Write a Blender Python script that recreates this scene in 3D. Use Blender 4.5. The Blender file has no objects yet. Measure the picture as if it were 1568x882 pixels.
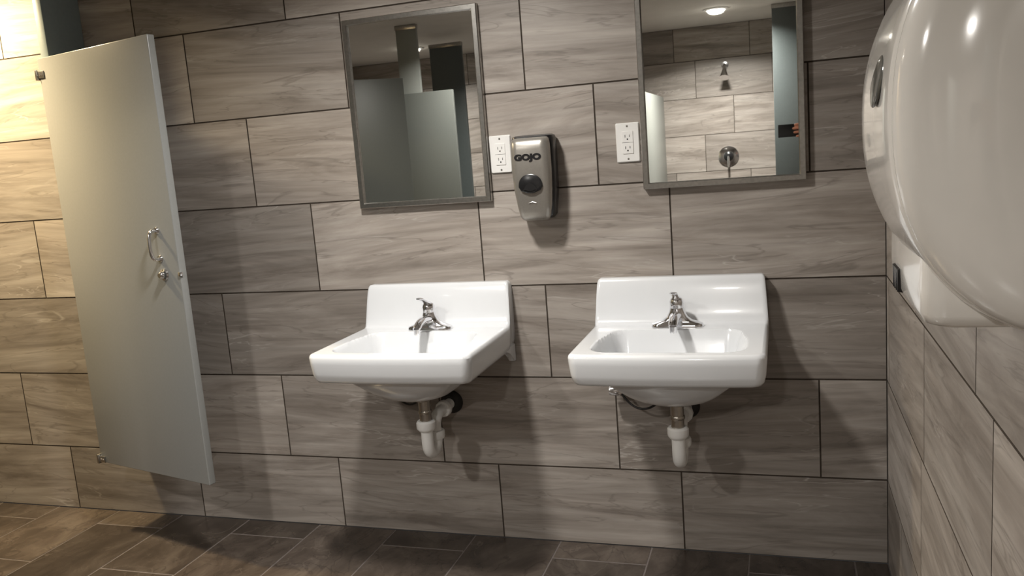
import bpy, bmesh, math, random
from mathutils import Vector, Matrix
random.seed(7)
S=bpy.context.scene
COL=S.collection
try:
    S.view_settings.view_transform='Standard'
except Exception: pass

# ------------------------------------------------------------ materials
def newmat(name):
    m=bpy.data.materials.new(name);m.use_nodes=True
    nt=m.node_tree;b=nt.nodes['Principled BSDF'];return m,nt,b
def pmat(name,col,rough=0.5,metal=0.0,noise=0.04,scale=30,bump=0.0,coat=0.0,emit=None,es=0,spec=None):
    m,nt,b=newmat(name)
    N=nt.nodes;L=nt.links
    tc=N.new('ShaderNodeTexCoord');n=N.new('ShaderNodeTexNoise');n.inputs['Scale'].default_value=scale;n.inputs['Detail'].default_value=4
    L.new(tc.outputs['Object'],n.inputs['Vector'])
    r=N.new('ShaderNodeValToRGB')
    a=[max(0,c*(1-noise)) for c in col[:3]]+[1];d=[min(1,c*(1+noise)) for c in col[:3]]+[1]
    r.color_ramp.elements[0].position=.3;r.color_ramp.elements[1].position=.7
    r.color_ramp.elements[0].color=a;r.color_ramp.elements[1].color=d
    L.new(n.outputs['Fac'],r.inputs['Fac']);L.new(r.outputs['Color'],b.inputs['Base Color'])
    b.inputs['Roughness'].default_value=rough;b.inputs['Metallic'].default_value=metal
    if coat: b.inputs['Coat Weight'].default_value=coat;b.inputs['Coat Roughness'].default_value=.05
    if spec is not None: b.inputs['Specular IOR Level'].default_value=spec
    if bump:
        bp=N.new('ShaderNodeBump');bp.inputs['Strength'].default_value=bump;bp.inputs['Distance'].default_value=.002
        L.new(n.outputs['Fac'],bp.inputs['Height']);L.new(bp.outputs['Normal'],b.inputs['Normal'])
    if emit: b.inputs['Emission Color'].default_value=(*emit,1);b.inputs['Emission Strength'].default_value=es
    return m
def tile_mat(name,dark,mid,light,vein,rough,stretch,bright_lo,bright_hi,veinamt=.36):
    m,nt,b=newmat(name);N=nt.nodes;L=nt.links
    at=N.new('ShaderNodeAttribute');at.attribute_name='tuv'
    tr=N.new('ShaderNodeAttribute');tr.attribute_name='trnd'
    def mapn(sc):
        mp=N.new('ShaderNodeMapping');mp.inputs['Scale'].default_value=sc;L.new(at.outputs['Vector'],mp.inputs['Vector']);return mp
    m1=mapn(stretch)
    n1=N.new('ShaderNodeTexNoise');n1.inputs['Scale'].default_value=1.0;n1.inputs['Detail'].default_value=8;n1.inputs['Roughness'].default_value=.64;n1.inputs['Distortion'].default_value=.8
    L.new(m1.outputs[0],n1.inputs['Vector'])
    r1=N.new('ShaderNodeValToRGB');e=r1.color_ramp.elements
    e[0].position=.29;e[0].color=(*dark,1);e[1].position=.72;e[1].color=(*light,1)
    k=e.new(.5);k.color=(*mid,1)
    L.new(n1.outputs['Fac'],r1.inputs['Fac'])
    m2=mapn((stretch[0]*1.2,stretch[1]*5,1))
    n2=N.new('ShaderNodeTexNoise');n2.inputs['Scale'].default_value=1.0;n2.inputs['Detail'].default_value=5;n2.inputs['Distortion'].default_value=.5
    L.new(m2.outputs[0],n2.inputs['Vector'])
    r2=N.new('ShaderNodeMapRange');r2.inputs['From Min'].default_value=.3;r2.inputs['From Max'].default_value=.7;r2.inputs['To Min'].default_value=.86;r2.inputs['To Max'].default_value=1.12
    L.new(n2.outputs['Fac'],r2.inputs['Value'])
    def veins(sc,width,seedz):
        mm=mapn(sc);mm.inputs['Location'].default_value=(seedz,seedz*.7,seedz)
        n=N.new('ShaderNodeTexNoise');n.inputs['Scale'].default_value=1;n.inputs['Detail'].default_value=4;n.inputs['Distortion'].default_value=1.0
        L.new(mm.outputs[0],n.inputs['Vector'])
        s=N.new('ShaderNodeMath');s.operation='SUBTRACT';s.inputs[1].default_value=.5;L.new(n.outputs['Fac'],s.inputs[0])
        a=N.new('ShaderNodeMath');a.operation='ABSOLUTE';L.new(s.outputs[0],a.inputs[0])
        r=N.new('ShaderNodeMapRange');r.inputs['From Min'].default_value=0;r.inputs['From Max'].default_value=width;r.inputs['To Min'].default_value=1;r.inputs['To Max'].default_value=0
        L.new(a.outputs[0],r.inputs['Value']);return r
    v1=veins((stretch[0]*1.1,stretch[1]*1.1,1),.012,3.1)
    v2=veins((stretch[0]*.8,stretch[1]*.8,1),.012,9.7)
    mk=mapn((1.6,4,1));nk=N.new('ShaderNodeTexNoise');nk.inputs['Scale'].default_value=1.5;nk.inputs['Detail'].default_value=2;L.new(mk.outputs[0],nk.inputs['Vector'])
    rk=N.new('ShaderNodeMapRange');rk.inputs['From Min'].default_value=.5;rk.inputs['From Max'].default_value=.68;L.new(nk.outputs['Fac'],rk.inputs['Value'])
    vm=N.new('ShaderNodeMath');vm.operation='MULTIPLY';L.new(v1.outputs[0],vm.inputs[0]);L.new(rk.outputs[0],vm.inputs[1])
    vm2=N.new('ShaderNodeMath');vm2.operation='MULTIPLY';L.new(vm.outputs[0],vm2.inputs[0]);vm2.inputs[1].default_value=veinamt
    c1=N.new('ShaderNodeVectorMath');c1.operation='SCALE';L.new(r1.outputs['Color'],c1.inputs[0]);L.new(r2.outputs[0],c1.inputs['Scale'])
    br=N.new('ShaderNodeMapRange');br.inputs['To Min'].default_value=bright_lo;br.inputs['To Max'].default_value=bright_hi;L.new(tr.outputs['Fac'],br.inputs['Value'])
    c2=N.new('ShaderNodeVectorMath');c2.operation='SCALE';L.new(c1.outputs[0],c2.inputs[0]);L.new(br.outputs[0],c2.inputs['Scale'])
    dk=N.new('ShaderNodeMix');dk.data_type='RGBA';dm=N.new('ShaderNodeMath');dm.operation='MULTIPLY';dm.inputs[1].default_value=.40;L.new(v2.outputs[0],dm.inputs[0])
    L.new(dm.outputs[0],dk.inputs['Factor']);L.new(c2.outputs[0],dk.inputs['A']);dk.inputs['B'].default_value=(*[c*.6 for c in dark],1)
    mx=N.new('ShaderNodeMix');mx.data_type='RGBA';L.new(vm2.outputs[0],mx.inputs['Factor']);L.new(dk.outputs['Result'],mx.inputs['A']);mx.inputs['B'].default_value=(*vein,1)
    L.new(mx.outputs['Result'],b.inputs['Base Color'])
    b.inputs['Roughness'].default_value=rough
    b.inputs['Specular IOR Level'].default_value=.4
    bp=N.new('ShaderNodeBump');bp.inputs['Strength'].default_value=.10;bp.inputs['Distance'].default_value=.002
    L.new(n2.outputs['Fac'],bp.inputs['Height']);L.new(bp.outputs['Normal'],b.inputs['Normal'])
    return m
M_TILE=tile_mat('wall_tile_sandstone',(.180,.153,.131),(.305,.270,.240),(.415,.378,.343),(.62,.585,.545),.42,(1.6,13,1),.72,1.12)
M_FLOOR=tile_mat('floor_tile_slate',(.026,.020,.016),(.054,.042,.034),(.098,.080,.066),(.20,.165,.14),.27,(4,5,1),.75,1.3,.4)
M_GROUT=pmat('grout',(.050,.040,.032),.95,noise=.15,scale=60,spec=.1)
M_FGROUT=pmat('floor_grout',(.13,.11,.10),.9,noise=.15,scale=60)
M_CEIL=pmat('ceiling_paint',(.70,.68,.64),.8,noise=.03,scale=8,bump=.1)
M_PORC=pmat('white_porcelain',(.67,.685,.705),.20,noise=.01,scale=5,coat=.3)
M_CHROME=pmat('chrome',(.78,.78,.80),.12,1.0,noise=.02)
M_STEEL=pmat('brushed_steel',(.44,.43,.41),.28,1.0,noise=.12,scale=90)
M_STEELN=pmat('tailpiece_metal',(.42,.39,.35),.3,1.0,noise=.1)
M_GLASS=pmat('mirror_glass',(.87,.88,.86),.012,1.0,noise=.004)
M_DOOR=pmat('partition_laminate',(.26,.266,.260),.24,noise=.02,scale=120,bump=.02)
M_PART=pmat('partition_grey_green',(.098,.104,.096),.38,noise=.03,scale=120)
M_PARTL=pmat('partition_light_grey',(.21,.22,.205),.38,noise=.03,scale=120)
M_PILA=pmat('pilaster_slate',(.09,.105,.105),.4,noise=.04,scale=100)
M_PILB=pmat('pilaster_blue_grey',(.22,.27,.285),.4,noise=.04,scale=100)
M_PVC=pmat('white_pvc',(.78,.78,.77),.35,noise=.02)
M_PLATE=pmat('outlet_plastic',(.76,.75,.73),.35,noise=.01)
M_BLACK=pmat('black_plastic',(.012,.012,.013),.25,noise=.1)
M_RUB=pmat('black_rubber',(.015,.014,.013),.6,noise=.1)
M_SILV=pmat('silver_plastic',(.36,.34,.31),.30,.65,noise=.04,scale=200)
M_WHITE=pmat('glossy_white_plastic',(.80,.77,.72),.14,noise=.01,coat=.6)
M_SMOKE=pmat('smoked_window',(.10,.10,.09),.12,noise=.1)
M_LAMP=pmat('lamp_lens',(.9,.9,.9),.5,emit=(1,.93,.82),es=24)
M_TRIMW=pmat('lamp_trim_white',(.8,.8,.78),.4)
M_SKIN=pmat('skin',(.60,.25,.15),.5,noise=.08,scale=60)
M_CLOTH=pmat('dark_sleeve_cloth',(.03,.035,.05),.9,noise=.2,scale=200)

# ------------------------------------------------------------ mesh helpers
def obj_from_bm(bm,name,mats,parent=None,smooth=True,loc=None,recalc=True):
    if recalc: bmesh.ops.recalc_face_normals(bm,faces=bm.faces)
    me=bpy.data.meshes.new(name);bm.to_mesh(me);bm.free()
    for m in (mats if isinstance(mats,(list,tuple)) else [mats]): me.materials.append(m)
    if smooth:
        for p in me.polygons: p.use_smooth=True
        try: me.set_sharp_from_angle(angle=math.radians(38))
        except Exception: pass
    o=bpy.data.objects.new(name,me);COL.objects.link(o)
    if parent: o.parent=parent
    if loc: o.location=loc
    return o
def empty(name,loc=(0,0,0),rz=0):
    e=bpy.data.objects.new(name,None);COL.objects.link(e);e.location=loc;e.rotation_euler=(0,0,rz);e.empty_display_size=.1;return e
def bm_box(bm,a,b,bev=0.0,seg=2):
    vs=[bm.verts.new((x,y,z)) for x in (a[0],b[0]) for y in (a[1],b[1]) for z in (a[2],b[2])]
    F=[(0,1,3,2),(4,6,7,5),(0,4,5,1),(2,3,7,6),(0,2,6,4),(1,5,7,3)]
    fs=[bm.faces.new([vs[i] for i in f]) for f in F]
    if bev>0:
        es=set(e for f in fs for e in f.edges)
        bmesh.ops.bevel(bm,geom=list(es),offset=bev,segments=seg,profile=.5,affect='EDGES')
    return fs
def box(name,a,b,mat,bev=.003,seg=2,parent=None):
    bm=bmesh.new();bm_box(bm,a,b,bev,seg);return obj_from_bm(bm,name,mat,parent)
def loft(bm,rings,cap0=True,cap1=True,closed=True):
    R=[[bm.verts.new(p) for p in r] for r in rings]
    n=len(R[0])
    for i in range(len(R)-1):
        for j in range(n if closed else n-1):
            k=(j+1)%n
            bm.faces.new((R[i][j],R[i][k],R[i+1][k],R[i+1][j]))
    if cap0: bm.faces.new(R[0][::-1])
    if cap1: bm.faces.new(R[-1])
    return R
def frame_for(d):
    d=d.normalized();up=Vector((0,0,1)) if abs(d.z)<.9 else Vector((0,1,0))
    a=d.cross(up).normalized();b=d.cross(a).normalized();return a,b
def tube_rings(pts,rad,seg=20,flat=None):
    pts=[Vector(p) for p in pts];rings=[];pa=None
    for i,p in enumerate(pts):
        if i==0:d=pts[1]-pts[0]
        elif i==len(pts)-1:d=pts[-1]-pts[-2]
        else:d=(pts[i+1]-pts[i]).normalized()+(pts[i]-pts[i-1]).normalized()
        d.normalize()
        if pa is None:a,b=frame_for(d)
        else:
            a=(pa-d*pa.dot(d)).normalized();b=d.cross(a).normalized()
        pa=a
        r=rad[i] if isinstance(rad,(list,tuple)) else rad
        fa=1;fb=1
        if flat: fa,fb=flat[i] if isinstance(flat,list) else flat
        rings.append([p+a*math.cos(t)*r*fa+b*math.sin(t)*r*fb for t in [2*math.pi*k/seg for k in range(seg)]])
    return rings
def tube(name,pts,rad,mat,parent=None,seg=20,flat=None):
    bm=bmesh.new();loft(bm,tube_rings(pts,rad,seg,flat));return obj_from_bm(bm,name,mat,parent)
def bez(p0,p1,p2,p3,n=12):
    o=[]
    for i in range(n+1):
        t=i/n;o.append(Vector(p0)*(1-t)**3+Vector(p1)*3*t*(1-t)**2+Vector(p2)*3*t*t*(1-t)+Vector(p3)*t**3)
    return o
def lathe(name,prof,mat,parent=None,axis='Z',loc=(0,0,0),seg=32,sc=(1,1)):
    rings=[]
    for r,h in prof:
        ring=[]
        for k in range(seg):
            t=2*math.pi*k/seg;a=r*math.cos(t)*sc[0];b=r*math.sin(t)*sc[1]
            if axis=='Z':p=(a,b,h)
            elif axis=='Y':p=(a,h,b)
            else:p=(h,a,b)
            ring.append((p[0]+loc[0],p[1]+loc[1],p[2]+loc[2]))
        rings.append(ring)
    bm=bmesh.new();loft(bm,rings);return obj_from_bm(bm,name,mat,parent)
def rrect(hw,hd,r,n=6):
    pts=[]
    for cx,cy,a0 in ((hw-r,hd-r,0),(-hw+r,hd-r,90),(-hw+r,-hd+r,180),(hw-r,-hd+r,270)):
        for k in range(n+1):
            t=math.radians(a0+90*k/n);pts.append((cx+r*math.cos(t),cy+r*math.sin(t)))
    return pts

# ------------------------------------------------------------ tiled surfaces
def tiled(name,org,ud,vd,nd,u0,u1,rows,pitch,mats,gap=.0036,thick=.12,proud=.0015,tilt=.12,fixrnd=None):
    """rows: (v0,v1,joint_offset). Tiles are real raised slabs on a grout-coloured wall slab."""
    O=Vector(org);U=Vector(ud);V=Vector(vd);Nn=Vector(nd)
    bm=bmesh.new()
    lt=bm.verts.layers.float_vector.new('tuv');lr=bm.verts.layers.float.new('trnd')
    v0=rows[0][0];v1=rows[-1][1]
    def P(u,v,w): return O+U*u+V*v+Nn*w
    c=[bm.verts.new(P(u,v,w)) for u in (u0,u1) for v in (v0,v1) for w in (-thick,-proud)]
    for f in [(0,1,3,2),(4,6,7,5),(0,4,5,1),(2,3,7,6),(0,2,6,4),(1,5,7,3)]:
        fc=bm.faces.new([c[i] for i in f]);fc.material_index=1
    for ri,(a,b,off) in enumerate(rows):
        k=math.floor((u0-off)/pitch);
        while off+k*pitch<u1:
            s=max(u0,off+k*pitch);e=min(u1,off+(k+1)*pitch);kk=k;k+=1
            if e-s<.01: continue
            s2=s+gap/2;e2=e-gap/2;a2=a+gap/2;b2=b-gap/2
            rnd=random.random();ang=random.uniform(-tilt,tilt*.6);ou=random.uniform(0,50);ov=random.uniform(0,50);oz=random.uniform(0,50)
            if fixrnd and (ri,kk) in fixrnd: rnd=fixrnd[(ri,kk)]
            flip=random.choice((-1,1))
            ca,sa=math.cos(ang),math.sin(ang);vs=[]
            for (u,v,w) in ((s2,a2,-proud),(e2,a2,-proud),(e2,b2,-proud),(s2,b2,-proud),(s2+.0006,a2+.0006,0),(e2-.0006,a2+.0006,0),(e2-.0006,b2-.0006,0),(s2+.0006,b2-.0006,0)):
                q=bm.verts.new(P(u,v,w));x=(u-s)*flip;y=v-a
                tx=x*ca-y*sa;ty=x*sa+y*ca
                q[lt]=Vector((tx+ou,ty+ov,oz));q[lr]=rnd;vs.append(q)
            for i,f in enumerate(((4,5,6,7),(0,1,5,4),(1,2,6,5),(2,3,7,6),(3,0,4,7))):
                fc=bm.faces.new([vs[j] for j in f]);fc.material_index=1 if i else 0
    return obj_from_bm(bm,name,mats,smooth=False)
zl=[0,.263,.568,.873,1.178,1.483,1.788,2.093,2.2]
offB=[-1.820,-2.015,-2.222,-1.816,-2.029,-1.631,-1.83,-1.631]
CE=2.2;XL=-4.1;YF=-4.8
rowsB=[(zl[i],zl[i+1],offB[i]) for i in range(8)]
fr={(3,-1):0.0,(3,0):.9,(3,1):.8,(3,2):.7,(4,-1):.55,(4,0):.75,(4,1):.8,(4,2):.6,(5,-1):.25,(5,0):.6,(5,1):.75,(2,0):.2,(2,1):.5,(2,2):.45,(2,-1):.1,
    (1,0):.35,(1,1):.5,(1,2):.3,(1,3):.35,(0,0):.45,(0,1):.4,(0,2):.25,(0,-1):.4,(4,3):.2,(5,2):.3,(2,3):.1}
tiled('wall_back',(0,0,0),(1,0,0),(0,0,1),(0,-1,0),XL,0,rowsB,.61,[M_TILE,M_GROUT],fixrnd=fr)
offR=[-.3,-.62,-.05,-.543,-.2,-.45,-.1,-.4]
rowsR=[(zl[i],zl[i+1],offR[i]) for i in range(8)]
tiled('wall_right',(0,0,0),(0,1,0),(0,0,1),(-1,0,0),YF,0,rowsR,.61,[M_TILE,M_GROUT],tilt=.25)
tiled('wall_left',(XL,0,0),(0,1,0),(0,0,1),(1,0,0),YF,0,rowsR,.61,[M_TILE,M_GROUT])
zf=[0,.1,.405,.71,1.015,1.32,1.625,1.93,2.2];offF=[0,.2,.45,.1,.35,-.02,.29,.12]
tiled('wall_front',(0,YF,0),(1,0,0),(0,0,1),(0,1,0),XL,0,[(zf[i],zf[i+1],offF[i]) for i in range(8)],.61,[M_TILE,M_GROUT])
fx=[XL]+[round(-.40-.305*k,3) for k in range(12,-2,-1) if XL<-.40-.305*k<0]+[0]
rowsF=[];i=0
for a,b in zip(fx[:-1],fx[1:]):
    rowsF.append((a,b,(-.12 if i%2 else -.43)));i+=1
tiled('floor',(0,0,0),(0,1,0),(1,0,0),(0,0,1),YF,0,rowsF,.61,[M_FLOOR,M_FGROUT],gap=.005,thick=.12,tilt=.5)
box('ceiling',(XL,YF,CE),(0,0,CE+.1),M_CEIL,0)

# ------------------------------------------------------------ sinks
def sink(xc):
    E=empty('wall_mounted_sink',(xc,0,0))
    hw=.256;dep=.452;rim=.757;NX=110
    bm=bmesh.new()
    ys=[]
    for t in range(0,27): ys.append(-.104*t/26)
    for t in range(1,90): ys.append(-.104-(dep-.104)*t/89)
    def sm(t): t=max(0,min(1,t));return t*t*(3-2*t)
    def hs(y):
        if y>-.032: return 1
        t=(y+.098)/(.066);return sm(t)**1.5*.25+.75*sm((t-.35)/.65) 
    def basin(x,y):
        cy=-.282;hy=.133;hx=.205;cr=.05
        hxl=hx-.018*sm((y+.30)/.12)
        dx=abs(x)-(hxl-cr);dy=abs(y-cy)-(hy-cr)
        d=math.hypot(max(dx,0),max(dy,0))+min(max(dx,dy),0)-cr
        if d>=0: return 0
        d=-d
        wall=.092*sm(min(1,(d+.004)/.046))*min(1,d/.005)
        floor_=.036*sm(d/.125)
        return wall+floor_
    rc=.026;re=.012
    G=[]
    for y in ys:
        row=[]
        for i in range(NX+1):
            s=-1+2*i/NX
            x=hw*(math.sin(s*math.pi/2)*.35+s*.65)
            yy=y
            if yy<-(dep-rc) and abs(x)>hw-rc:
                ddx=abs(x)-(hw-rc);ddy=-(yy+(dep-rc));q=math.hypot(ddx,ddy)
                if q>rc:
                    x=math.copysign(hw-rc+ddx/q*rc,x);yy=-(dep-rc)-ddy/q*rc
            ex=hw-abs(x);ey=dep+yy
            if ex<rc and ey<rc: e=rc-math.hypot(rc-ex,rc-ey)
            else: e=min(ex,ey)
            e=max(0,e);h=hs(yy)
            z=rim+.136*h-basin(x,yy)
            if e<re: z-=re-math.sqrt(max(0,re*re-(re-e)**2))
            if yy>-.008: z-=.006*(1-(-yy/.008))
            bow=-.010*(1-(x/hw)**2)*sm((-yy-.25)/.2)
            row.append(bm.verts.new((x*(1-.030*h),yy+bow,z)))
        G.append(row)
    for a in range(len(G)-1):
        for b in range(NX): bm.faces.new((G[a][b],G[a][b+1],G[a+1][b+1],G[a+1][b]))
    loop=[G[0][b] for b in range(NX+1)]+[G[a][NX] for a in range(1,len(G))]+[G[-1][b] for b in range(NX-1,-1,-1)]+[G[a][0] for a in range(len(G)-2,0,-1)]
    prev=loop
    def join(cur):
        n=len(loop)
        for k in range(n):
            j=(k+1)%n;bm.faces.new((prev[k],prev[j],cur[j],cur[k]))
    for z,ins in ((.728,.001),(.698,.004),(.680,.008),(.671,.014),(.667,.024)):
        cur=[]
        for v in loop:
            x,y=v.co.x,v.co.y
            nx=x*(1-ins/hw);ny=y*(1-ins/dep) if y<-.02 else y
            cur.append(bm.verts.new((nx,ny,min(z,v.co.z-.001))))
        join(cur);prev=cur
    # rounded under-bowl that wraps the basin and runs down to the waste outlet
    base=[v.co.copy() for v in prev]
    for s,z,rd in ((.80,.6655,.0),(.76,.660,.15),(.72,.645,.3),(.66,.627,.5),(.57,.606,.7),(.45,.588,.85),(.32,.577,1),(.20,.571,1),(.13,.568,1)):
        cur=[]
        for c in base:
            dx=c.x;dy=c.y+.245
            # blend the outline from rectangle to ellipse
            ang=math.atan2(dy/.21,dx/.235);ex=.235*math.cos(ang);ey=.205*math.sin(ang)
            px=dx*(1-rd)+ex*rd;py=dy*(1-rd)+ey*rd
            cur.append(bm.verts.new((px*s,-.252+py*s,z)))
        join(cur);prev=cur
    bm.faces.new(prev)
    bmesh.ops.remove_doubles(bm,verts=bm.verts,dist=.0002)
    o=obj_from_bm(bm,'basin_body',M_PORC,E)
    for sx in (-1,1):
        bm=bmesh.new()
        x0=sx*.226;x1=sx*.246
        prof=[(-.004,.685),(-.125,.685),(-.06,.664),(-.035,.646),(-.022,.628),(-.004,.626)]
        loft(bm,[[(x0,y,z) for y,z in prof],[(x1,y,z) for y,z in prof]])
        bmesh.ops.bevel(bm,geom=bm.edges[:],offset=.002,segments=2,affect='EDGES')
        obj_from_bm(bm,'wall_lug',M_PORC,E)
    lathe('drain_ring',[(.0,.001),(.014,.001),(.016,.003),(.023,.003),(.025,.001),(.025,-.004)],M_CHROME,E,loc=(0,-.282,.6305))
    lathe('drain_hole',[(.0,.0022),(.013,.0022),(.013,.0),(.0,.0)],M_BLACK,E,loc=(0,-.282,.6305))
    fy=-.112;z0=rim-.001
    def ring(hx,hy,z,cy=0,n=9,e=.98): return [(p[0],p[1]+fy+cy,z0+z) for p in rrect(hx,hy,min(hx,hy)*e,n)]
    bm=bmesh.new();loft(bm,[ring(.076,.024,0),ring(.076,.024,.006),ring(.074,.022,.011),ring(.064,.020,.015),ring(.044,.019,.021),ring(.031,.019,.031),ring(.024,.018,.044),ring(.021,.018,.054),ring(.020,.018,.058)])
    obj_from_bm(bm,'faucet_base',M_CHROME,E)
    P=bez((0,fy+.004,z0+.032),(0,fy-.04,z0+.043),(0,fy-.08,z0+.046),(0,fy-.108,z0+.024),12)
    tube('faucet_spout',P,[.019,.018,.0175,.017,.0165,.016,.0155,.015,.0145,.014,.0135,.013,.012],M_CHROME,E,flat=(1.0,.78))
    lathe('aerator',[(.0,-.012),(.009,-.012),(.010,-.01),(.010,.006),(.0,.006)],M_CHROME,E,loc=(0,fy-.106,z0+.018))
    lathe('handle_dome',[(.0195,.058),(.020,.066),(.0205,.076),(.017,.085),(.009,.090),(.001,.091)],M_CHROME,E,loc=(0,fy,z0))
    P=bez((0,fy+.010,z0+.078),(0,fy-.02,z0+.094),(0,fy-.045,z0+.108),(0,fy-.076,z0+.114),10)
    tube('handle_lever',P,[.011,.012,.011,.010,.009,.0085,.0085,.009,.0095,.009,.005],M_CHROME,E,flat=(1.25,.5))
    lathe('strainer_nut',[(.0,.577),(.030,.577),(.032,.566),(.028,.556),(.021,.553),(.0,.553)],M_STEELN,E,loc=(0,-.225,0))
    lathe('tailpiece',[(.0,.560),(.019,.560),(.019,.475),(.0,.475)],M_STEELN,E,loc=(0,-.215,0))
    lathe('tailpiece_collar',[(.0,.52),(.0205,.52),(.022,.517),(.022,.512),(.0205,.509),(.0,.509)],M_STEELN,E,loc=(0,-.215,0))
    lathe('slip_nut_ribbed',[(.0,.486),(.026,.486),(.031,.481),(.031,.462),(.029,.458),(.024,.452),(.0,.452)],M_PVC,E,loc=(0,-.215,0),seg=12)
    pts=[(0,-.215,.470),(0,-.215,.415)]+bez((0,-.215,.41),(0,-.215,.358),(0,-.145,.358),(0,-.145,.405),14)
    tube('p_trap_bend',pts,.0195,M_PVC,E)
    lathe('trap_nut_ribbed',[(.0,.430),(.026,.430),(.029,.426),(.029,.408),(.025,.402),(.0,.402)],M_PVC,E,loc=(0,-.145,0),seg=12)
    pts=[(0,-.145,.425)]+bez((0,-.145,.432),(0,-.145,.475),(0,-.12,.478),(0,-.085,.478),10)+[(.004,-.002,.480)]
    tube('trap_arm',pts,.0185,M_PVC,E)
    lathe('trap_arm_nut',[(.0,-.082),(.026,-.082),(.028,-.076),(.028,-.062),(.024,-.056),(.0,-.056)],M_PVC,E,axis='Y',loc=(.002,0,.478),seg=12)
    lathe('wall_escutcheon',[(.0,-.022),(.026,-.022),(.038,-.010),(.040,-.001),(.0,-.001)],M_RUB,E,axis='Y',loc=(.004,0,.480))
    lathe('stop_valve',[(.0,-.055),(.010,-.055),(.012,-.05),(.012,-.012),(.020,-.008),(.021,-.001),(.0,-.001)],M_CHROME,E,axis='Y',loc=(-.195,0,.540),seg=16)
    lathe('valve_knob',[(.0,-.024),(.015,-.022),(.017,0),(.015,.006),(.0,.006)],M_CHROME,E,axis='X',loc=(-.205,-.045,.540),seg=10)
    tube('supply_hose',bez((-.195,-.045,.540),(-.15,-.05,.455),(-.08,-.08,.47),(-.012,-.10,.60),14),.0035,M_RUB,E,seg=8)
    return E
sink(-1.363);sink(-.577)

# ------------------------------------------------------------ mirrors
def mirror(x0,x1,z0,z1):
    E=empty('framed_wall_mirror',((x0+x1)/2,0,(z0+z1)/2))
    hx=(x1-x0)/2;hz=(z1-z0)/2
    prof=[(0,-.001),(0,-.020),(.002,-.0225),(.015,-.0225),(.017,-.020),(.017,-.014),(.019,-.012)]
    bm=bmesh.new();rings=[]
    for ins,y in prof:
        rings.append([(-hx+ins,y,-hz+ins),(hx-ins,y,-hz+ins),(hx-ins,y,hz-ins),(-hx+ins,y,hz-ins)])
    R=loft(bm,rings,False,False)
    obj_from_bm(bm,'steel_frame',M_STEEL,E)
    box('mirror_glass',(-hx+.012,-.013,-hz+.012),(hx-.012,-.002,hz-.012),M_GLASS,0,parent=E)
    return E
mirror(-1.617,-1.154,1.150,1.757)
mirror(-.670,-.209,1.158,1.765)

# ------------------------------------------------------------ outlets
def outlet(xc,zc):
    E=empty('electrical_outlet',(xc,0,zc))
    bm=bmesh.new()
    loft(bm,[[(x,-.0005,z) for x,z in rrect(.0355,.0585,.004,3)],[(x,-.003,z) for x,z in rrect(.0355,.0585,.004,3)],[(x,-.0065,z) for x,z in rrect(.033,.056,.004,3)]])
    obj_from_bm(bm,'cover_plate',M_PLATE,E)
    bm=bmesh.new()
    loft(bm,[[(x,-.006,z) for x,z in rrect(.0168,.0335,.002,3)],[(x,-.0085,z) for x,z in rrect(.0165,.033,.002,3)]])
    obj_from_bm(bm,'receptacle_face',M_PLATE,E)
    bm=bmesh.new()
    for s in (-1,1):
        z=s*.017
        bm_box(bm,(-.0075,-.0088,z-.002),(-.0058,-.0083,z+.006));bm_box(bm,(.0058,-.0088,z-.001),(.0075,-.0083,z+.006))
        bm_box(bm,(-.002,-.0088,z-.009),(.002,-.0083,z-.005))
    bm_box(bm,(-.017,-.0087,-.0004),(.017,-.0083,.0004))
    obj_from_bm(bm,'plug_slots',M_BLACK,E,smooth=False)
    for s in (-1,1): lathe('screw',[(.0,-.0075),(.003,-.0073),(.003,-.006),(0,-.006)],M_STEEL,E,axis='Y',loc=(0,0,s*.0485),seg=12)
outlet(-1.116,1.294);outlet(-.7125,1.300)

# ------------------------------------------------------------ soap dispenser
E=empty('soap_dispenser',(-.996,0,1.213))
def sd(rows,name,mat,yback):
    bm=bmesh.new();R=[]
    for z,hw,d,r in rows:
        hd=(d-abs(yback))/2
        R.append([(p[0],p[1]-(d+abs(yback))/2,z) for p in rrect(hw,hd,min(r,hd*.95),6)])
    loft(bm,R);return obj_from_bm(bm,name,mat,E)
sd([(-.122,.046,.062,.02),(-.112,.056,.066,.02),(-.04,.0655,.070,.02),(.05,.067,.072,.02),(.118,.066,.072,.02),(.128,.063,.070,.02),(.132,.055,.06,.02)],'back_housing',M_BLACK,.0008)
sd([(-.127,.034,.072,.012),(-.123,.042,.080,.014),(-.112,.048,.087,.018),(-.08,.054,.094,.02),(-.03,.059,.102,.024),(.03,.0615,.107,.026),(.09,.061,.106,.026),(.108,.060,.103,.026),(.118,.058,.098,.024),(.124,.052,.088,.02)],'front_cover',M_SILV,.052)
bm=bmesh.new();pts=[]
for k in range(33):
    t=math.pi*k/32;pts.append((.037*math.cos(t),-.022+.038*math.sin(t)**.8))
pts+=[(-.030,-.033),(-.010,-.041),(.010,-.041),(.030,-.033)]
loft(bm,[[(x,-.080,z) for x,z in pts],[(x,-.1075,z) for x,z in pts],[(x*.9,-.1095,(z+.02)*.9-.02) for x,z in pts]])
obj_from_bm(bm,'sight_window',M_BLACK,E)
bm=bmesh.new();pts=[(-.029,-.020),(-.018,-.006),(0,.004),(.018,-.006),(.029,-.020),(.018,-.019),(0,-.024),(-.018,-.019)]
loft(bm,[[(x*.8,-.105,z-.012) for x,z in pts],[(x*.8,-.1115,z-.012) for x,z in pts]])
obj_from_bm(bm,'nozzle_hood',M_BLACK,E)
cu=bpy.data.curves.new('logo','FONT');cu.body='GOJO';cu.size=.030;cu.extrude=.0006;cu.offset=.0018;cu.align_x='CENTER';cu.align_y='CENTER';cu.materials.append(M_BLACK)
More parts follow.
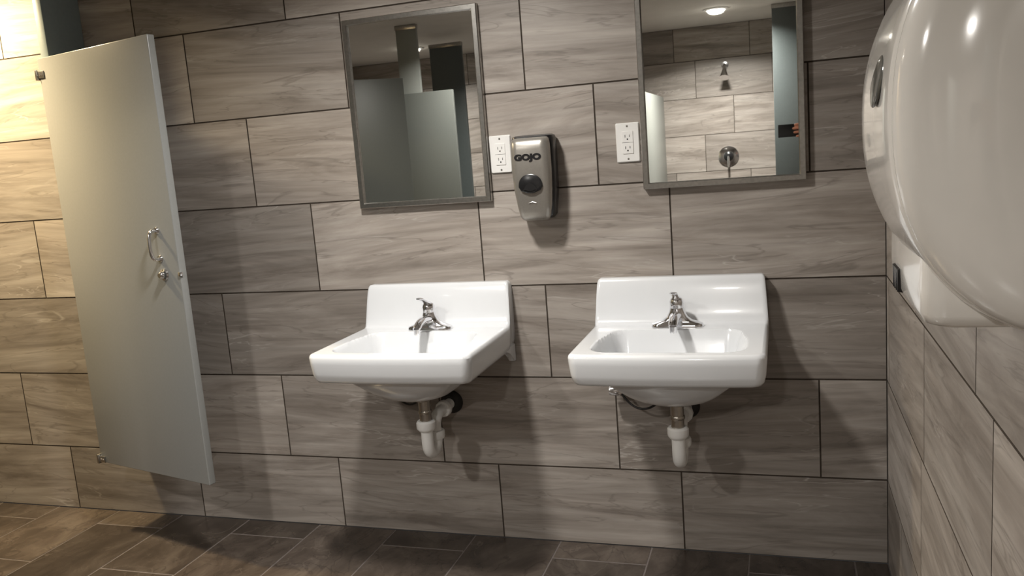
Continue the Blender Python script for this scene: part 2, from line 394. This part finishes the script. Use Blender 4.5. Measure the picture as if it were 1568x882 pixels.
o=bpy.data.objects.new('logo_lettering',cu);COL.objects.link(o);o.parent=E;o.location=(-.003,-.1075,.066);o.rotation_euler=(math.radians(90),0,0);o.scale=(1.05,.8,1)
tube('push_mark',[(-.012,-.0975,-.072),(0,-.0975,-.068),(.012,-.0975,-.072)],.0009,M_STEEL,E,seg=6)

# ------------------------------------------------------------ stall doors and partitions
def cubicle_door(name,hx,hy,ang,mat,width=.615,z0=.28,z1=1.74,hardware=True):
    E=empty(name,(hx,hy,0),ang)
    box('door_panel',(0,0,z0),(width,.026,z1),mat,.003,3,E)
    if hardware:
        for z in (z1-.055,z0+.012):
            bm=bmesh.new();bm_box(bm,(-.012,-.004,z-.012),(.030,.0,z+.012),.0015);bm_box(bm,(-.016,-.008,z-.018),(-.004,.028,z+.018),.003)
            obj_from_bm(bm,'hinge_bracket',M_STEEL,E)
            for xx in (.008,.022): lathe('hinge_screw',[(0,-.0065),(.003,-.006),(.0035,-.004),(0,-.004)],M_CHROME,E,axis='Y',loc=(xx,0,z),seg=10)
        px=width-.088;pz=1.090;hh=.046
        tube('pull_handle',[(px,0,pz+hh),(px,-.014,pz+hh)]+bez((px,-.018,pz+hh),(px,-.030,pz+hh-.003),(px,-.034,pz+.025),(px+.001,-.034,pz),8)+bez((px+.001,-.034,pz-.004),(px+.001,-.034,pz-.025),(px,-.030,pz-hh+.003),(px,-.018,pz-hh),8)+[(px,0,pz-hh)],.006,M_CHROME,E,seg=12)
        for s in (-1,1): lathe('handle_foot',[(0,-.006),(.010,-.006),(.012,-.001),(0,-.001)],M_CHROME,E,axis='Y',loc=(px,0,pz+s*hh),seg=16)
        lathe('lock_knob',[(0,-.022),(.008,-.022),(.011,-.018),(.012,-.010),(.018,-.007),(.020,-.001),(0,-.001)],M_CHROME,E,axis='Y',loc=(px+.010,0,.992),seg=20)
        box('keeper',(width-.006,-.004,.988),(width+.006,.006,1.001),M_CHROME,.001,parent=E)
    return E
cubicle_door('toilet_door',-2.71,-.18,math.atan2(-.155,.595),M_DOOR)
def panel(name,a,b,mat): 
    E=empty(name,((a[0]+b[0])/2,(a[1]+b[1])/2,0));off=E.location
    box('panel',(a[0]-off.x,a[1]-off.y,a[2]),(b[0]-off.x,b[1]-off.y,b[2]),mat,.003,2,E)
    if b[2]>2.1 and b[1]<-.01: box('ceiling_shoe',(a[0]-off.x-.003,a[1]-off.y-.003,b[2]-.03),(b[0]-off.x+.002,b[1]-off.y+.003,b[2]-.001),M_STEEL,.001,parent=E)
    return E
XS=-2.665
panel('stall_pilaster',(XS-.035,-.172,.30),(XS,-.001,CE-.001),M_PILB)
panel('stall_pilaster',(XS-.035,-1.02,.30),(XS,-.80,CE-.001),M_PART)
panel('stall_divider_panel',(XL+.001,-.94,.30),(XS-.036,-.915,1.74),M_PART)
cubicle_door('toilet_door',XS+.02,-1.42,math.atan2(-.36,.40),M_PART,.56)
panel('stall_pilaster',(XS-.035,-1.42,.30),(XS,-1.30,CE-.001),M_PART)
panel('stall_pilaster',(-2.74,-2.93,.30),(-2.59,-2.90,CE-.001),M_PARTL)
cubicle_door('toilet_door',-2.80,-2.84,0,M_PART,.47,z1=1.74)
panel('stall_pilaster',(-2.80,-3.65,.30),(-2.54,-3.62,2.15),M_PILA)
panel('stall_divider_panel',(-1.225,YF+.001,.30),(-1.20,-3.75,1.66),M_PARTL)
panel('stall_pilaster',(-.31,-4.05,.30),(-.002,-4.02,CE-.001),M_PILA)

# ------------------------------------------------------------ paper towel dispenser on the right wall
E=empty('paper_towel_dispenser',(0,-1.56,1.30))
def tdring(y,s,p=.183,b=.214,cx=-.085):
    pts=[]
    for k in range(40):
        t=-math.pi/2+math.pi*k/39
        c=abs(math.cos(t))**(2/2.25);sn=math.copysign(abs(math.sin(t))**(2/2.25),math.sin(t))
        pts.append([-.001-(p-.001)*c,b*sn])
    pts+= [[-.001,b*(1-2*k/10)] for k in range(1,10)]
    out=[]
    for x,z in pts:
        X=cx+(x-cx)*s;Z=z*s
        out.append((min(X,-.001),y+1.56,Z))
    return out
bm=bmesh.new()
loft(bm,[tdring(y,s) for y,s in [(-1.752,.04),(-1.7515,.2),(-1.749,.4),(-1.744,.6),(-1.736,.77),(-1.726,.88),(-1.716,.945),(-1.709,.972),(-1.706,.976),(-1.704,.966),(-1.7025,.966),(-1.700,.985),(-1.69,.998),(-1.65,1.006),(-1.60,1.01),(-1.55,1.012),(-1.50,1.010),(-1.45,1.00),(-1.42,.985),(-1.405,.955),(-1.395,.9),(-1.388,.75),(-1.384,.5),(-1.382,.1)]])
obj_from_bm(bm,'roll_cover',M_WHITE,E)
bm=bmesh.new()
loft(bm,[[(x-.077,y,z) for x,y in rrect(w,d,.022,6)] for z,w,d in ((-.10,.074,.132),(-.165,.0755,.128),(-.19,.074,.124),(-.200,.070,.118),(-.204,.062,.110))])
obj_from_bm(bm,'paper_chute',M_WHITE,E)
bm=bmesh.new()
bmesh.ops.create_uvsphere(bm,u_segments=24,v_segments=16,radius=1)
for v in bm.verts: v.co=Vector((v.co.x*.005,v.co.y*.040,v.co.z*.027))
o=obj_from_bm(bm,'sight_window',M_SMOKE,E,loc=(-.1815,-.045,.040));o.rotation_euler=(0,math.radians(11),0)
bm=bmesh.new()
for k in range(4):
    y=.03+k*.012
    loft(bm,[[(-.146,y,-.164),(-.146,y+.011,-.164),(-.146,y+.0055,-.196)],[(-.155,y,-.168),(-.155,y+.011,-.168),(-.155,y+.0055,-.194)]])
obj_from_bm(bm,'tear_teeth',M_BLACK,E,smooth=False)

# ------------------------------------------------------------ shower fittings on the far wall (seen in the mirror)
E=empty('shower_head',(-.69,YF,1.87))
lathe('wall_flange',[(0,.001),(.03,.001),(.028,.01),(0,.012)],M_CHROME,E,axis='Y')
tube('shower_arm',bez((0,.005,0),(0,.06,.01),(0,.10,-.005),(0,.13,-.05),8),.010,M_CHROME,E,seg=12)
tube('spray_head',[(0,.125,-.04),(0,.14,-.065),(0,.165,-.11)],[.014,.022,.04],M_CHROME,E)
E=empty('shower_valve',(-.685,YF,1.13))
lathe('valve_plate',[(0,.001),(.085,.001),(.083,.008),(.05,.014),(0,.014)],M_CHROME,E,axis='Y')
lathe('valve_dome',[(.042,.012),(.036,.045),(.02,.055),(0,.056)],M_BLACK,E,axis='Y')
tube('valve_lever',[(0,.045,0),(0,.055,-.03),(0,.06,-.09)],[.012,.010,.008],M_CHROME,E,seg=10)

# ------------------------------------------------------------ photographer's hand with phone (seen in the mirror)
E=empty('hand_holding_phone',(-.20,-2.585,1.30))
box('phone',(-.085,-.006,-.036),(.065,.002,.036),M_BLACK,.003,3,E)
bm=bmesh.new()
def limb(pts,rad):
    pts=[Vector(p) for p in pts]
    d0=(pts[0]-pts[1]).normalized();d1=(pts[-1]-pts[-2]).normalized()
    P=[pts[0]+d0*rad[0]*.8]+pts+[pts[-1]+d1*rad[-1]*.6,pts[-1]+d1*rad[-1]*.95];R=[rad[0]*.5]+list(rad)+[rad[-1]*.75,rad[-1]*.25]
    loft(bm,tube_rings(P,R,12))
limb([(.085,-.01,.026),(.066,.012,.030),(.035,.016,.032),(.008,.013,.030)],[.010,.0095,.0088,.0078])
limb([(.085,-.01,.008),(.066,.014,.011),(.030,.018,.012),(-.002,.013,.010)],[.010,.0098,.009,.008])
limb([(.085,-.012,-.012),(.066,.013,-.010),(.033,.017,-.010),(.004,.013,-.012)],[.010,.0095,.0088,.0078])
limb([(.083,-.015,-.030),(.064,.010,-.029),(.038,.014,-.031),(.016,.012,-.034)],[.009,.0085,.0078,.0068])
limb([(.085,-.045,-.020),(.060,-.040,.006),(.036,-.028,.018),(.014,-.018,.022)],[.014,.012,.0105,.009])
limb([(.088,-.020,.022),(.090,-.032,.0),(.088,-.042,-.028),(.086,-.060,-.055)],[.020,.027,.025,.022])
limb([(.088,-.014,.010),(.089,-.022,-.012),(.087,-.036,-.036)],[.018,.022,.022])
limb([(.086,-.055,-.050),(.088,-.095,-.085),(.092,-.15,-.13)],[.023,.025,.030])
o=obj_from_bm(bm,'hand',M_SKIN,E)
rm=o.modifiers.new('remesh','REMESH');rm.mode='VOXEL';rm.voxel_size=.0028;rm.use_smooth_shade=True
sm_=o.modifiers.new('smooth','SMOOTH');sm_.iterations=4;sm_.factor=.5
tube('jacket_sleeve',[(.090,-.125,-.110),(.092,-.15,-.13),(.100,-.22,-.19),(.105,-.30,-.26)],[.036,.040,.044,.050],M_CLOTH,E)

# ------------------------------------------------------------ recessed ceiling lights, plus one added fill lamp
def downlight(x,y,power,col=(1,.965,.91),size=.16,spread=150):
    E=empty('recessed_ceiling_light',(x,y,CE))
    lathe('trim_ring',[(.062,-.001),(.090,-.001),(.089,-.006),(.070,-.012),(.062,-.008)],M_TRIMW,E)
    lathe('lens',[(.062,-.002),(.061,-.014),(.052,-.026),(.035,-.034),(.015,-.037),(.0,-.0375)],M_LAMP,E)
    l=bpy.data.lights.new('lamp','AREA');l.shape='DISK';l.size=size;l.energy=power;l.color=col
    l.spread=math.radians(spread)
    o=bpy.data.objects.new('lamp',l);COL.objects.link(o);o.parent=E;o.location=(0,0,-.042)
downlight(-1.25,-.92,27)
downlight(-.69,-3.92,54)
downlight(-3.12,-4.05,28)
downlight(-3.20,-.36,50,(1,.78,.46))
downlight(-2.0,-2.5,36)  # added mid-room fill with no known fixture; lifts sink fronts and overall level

W=bpy.data.worlds.new('world');S.world=W;W.use_nodes=True
W.node_tree.nodes['Background'].inputs[0].default_value=(.5,.5,.5,1);W.node_tree.nodes['Background'].inputs[1].default_value=.05

# ------------------------------------------------------------ camera
cd=bpy.data.cameras.new('camera');cam=bpy.data.objects.new('camera',cd);COL.objects.link(cam)
cd.sensor_width=36;cd.lens=1292.3/1568*36;cd.clip_start=.02
M=Matrix(((.951737,.024577,.305929,-.27895),(.297312,.173571,-.938871,-2.56278),(-.076175,.984515,.157887,1.29646),(0,0,0,1)))
cam.matrix_world=M
S.camera=cam
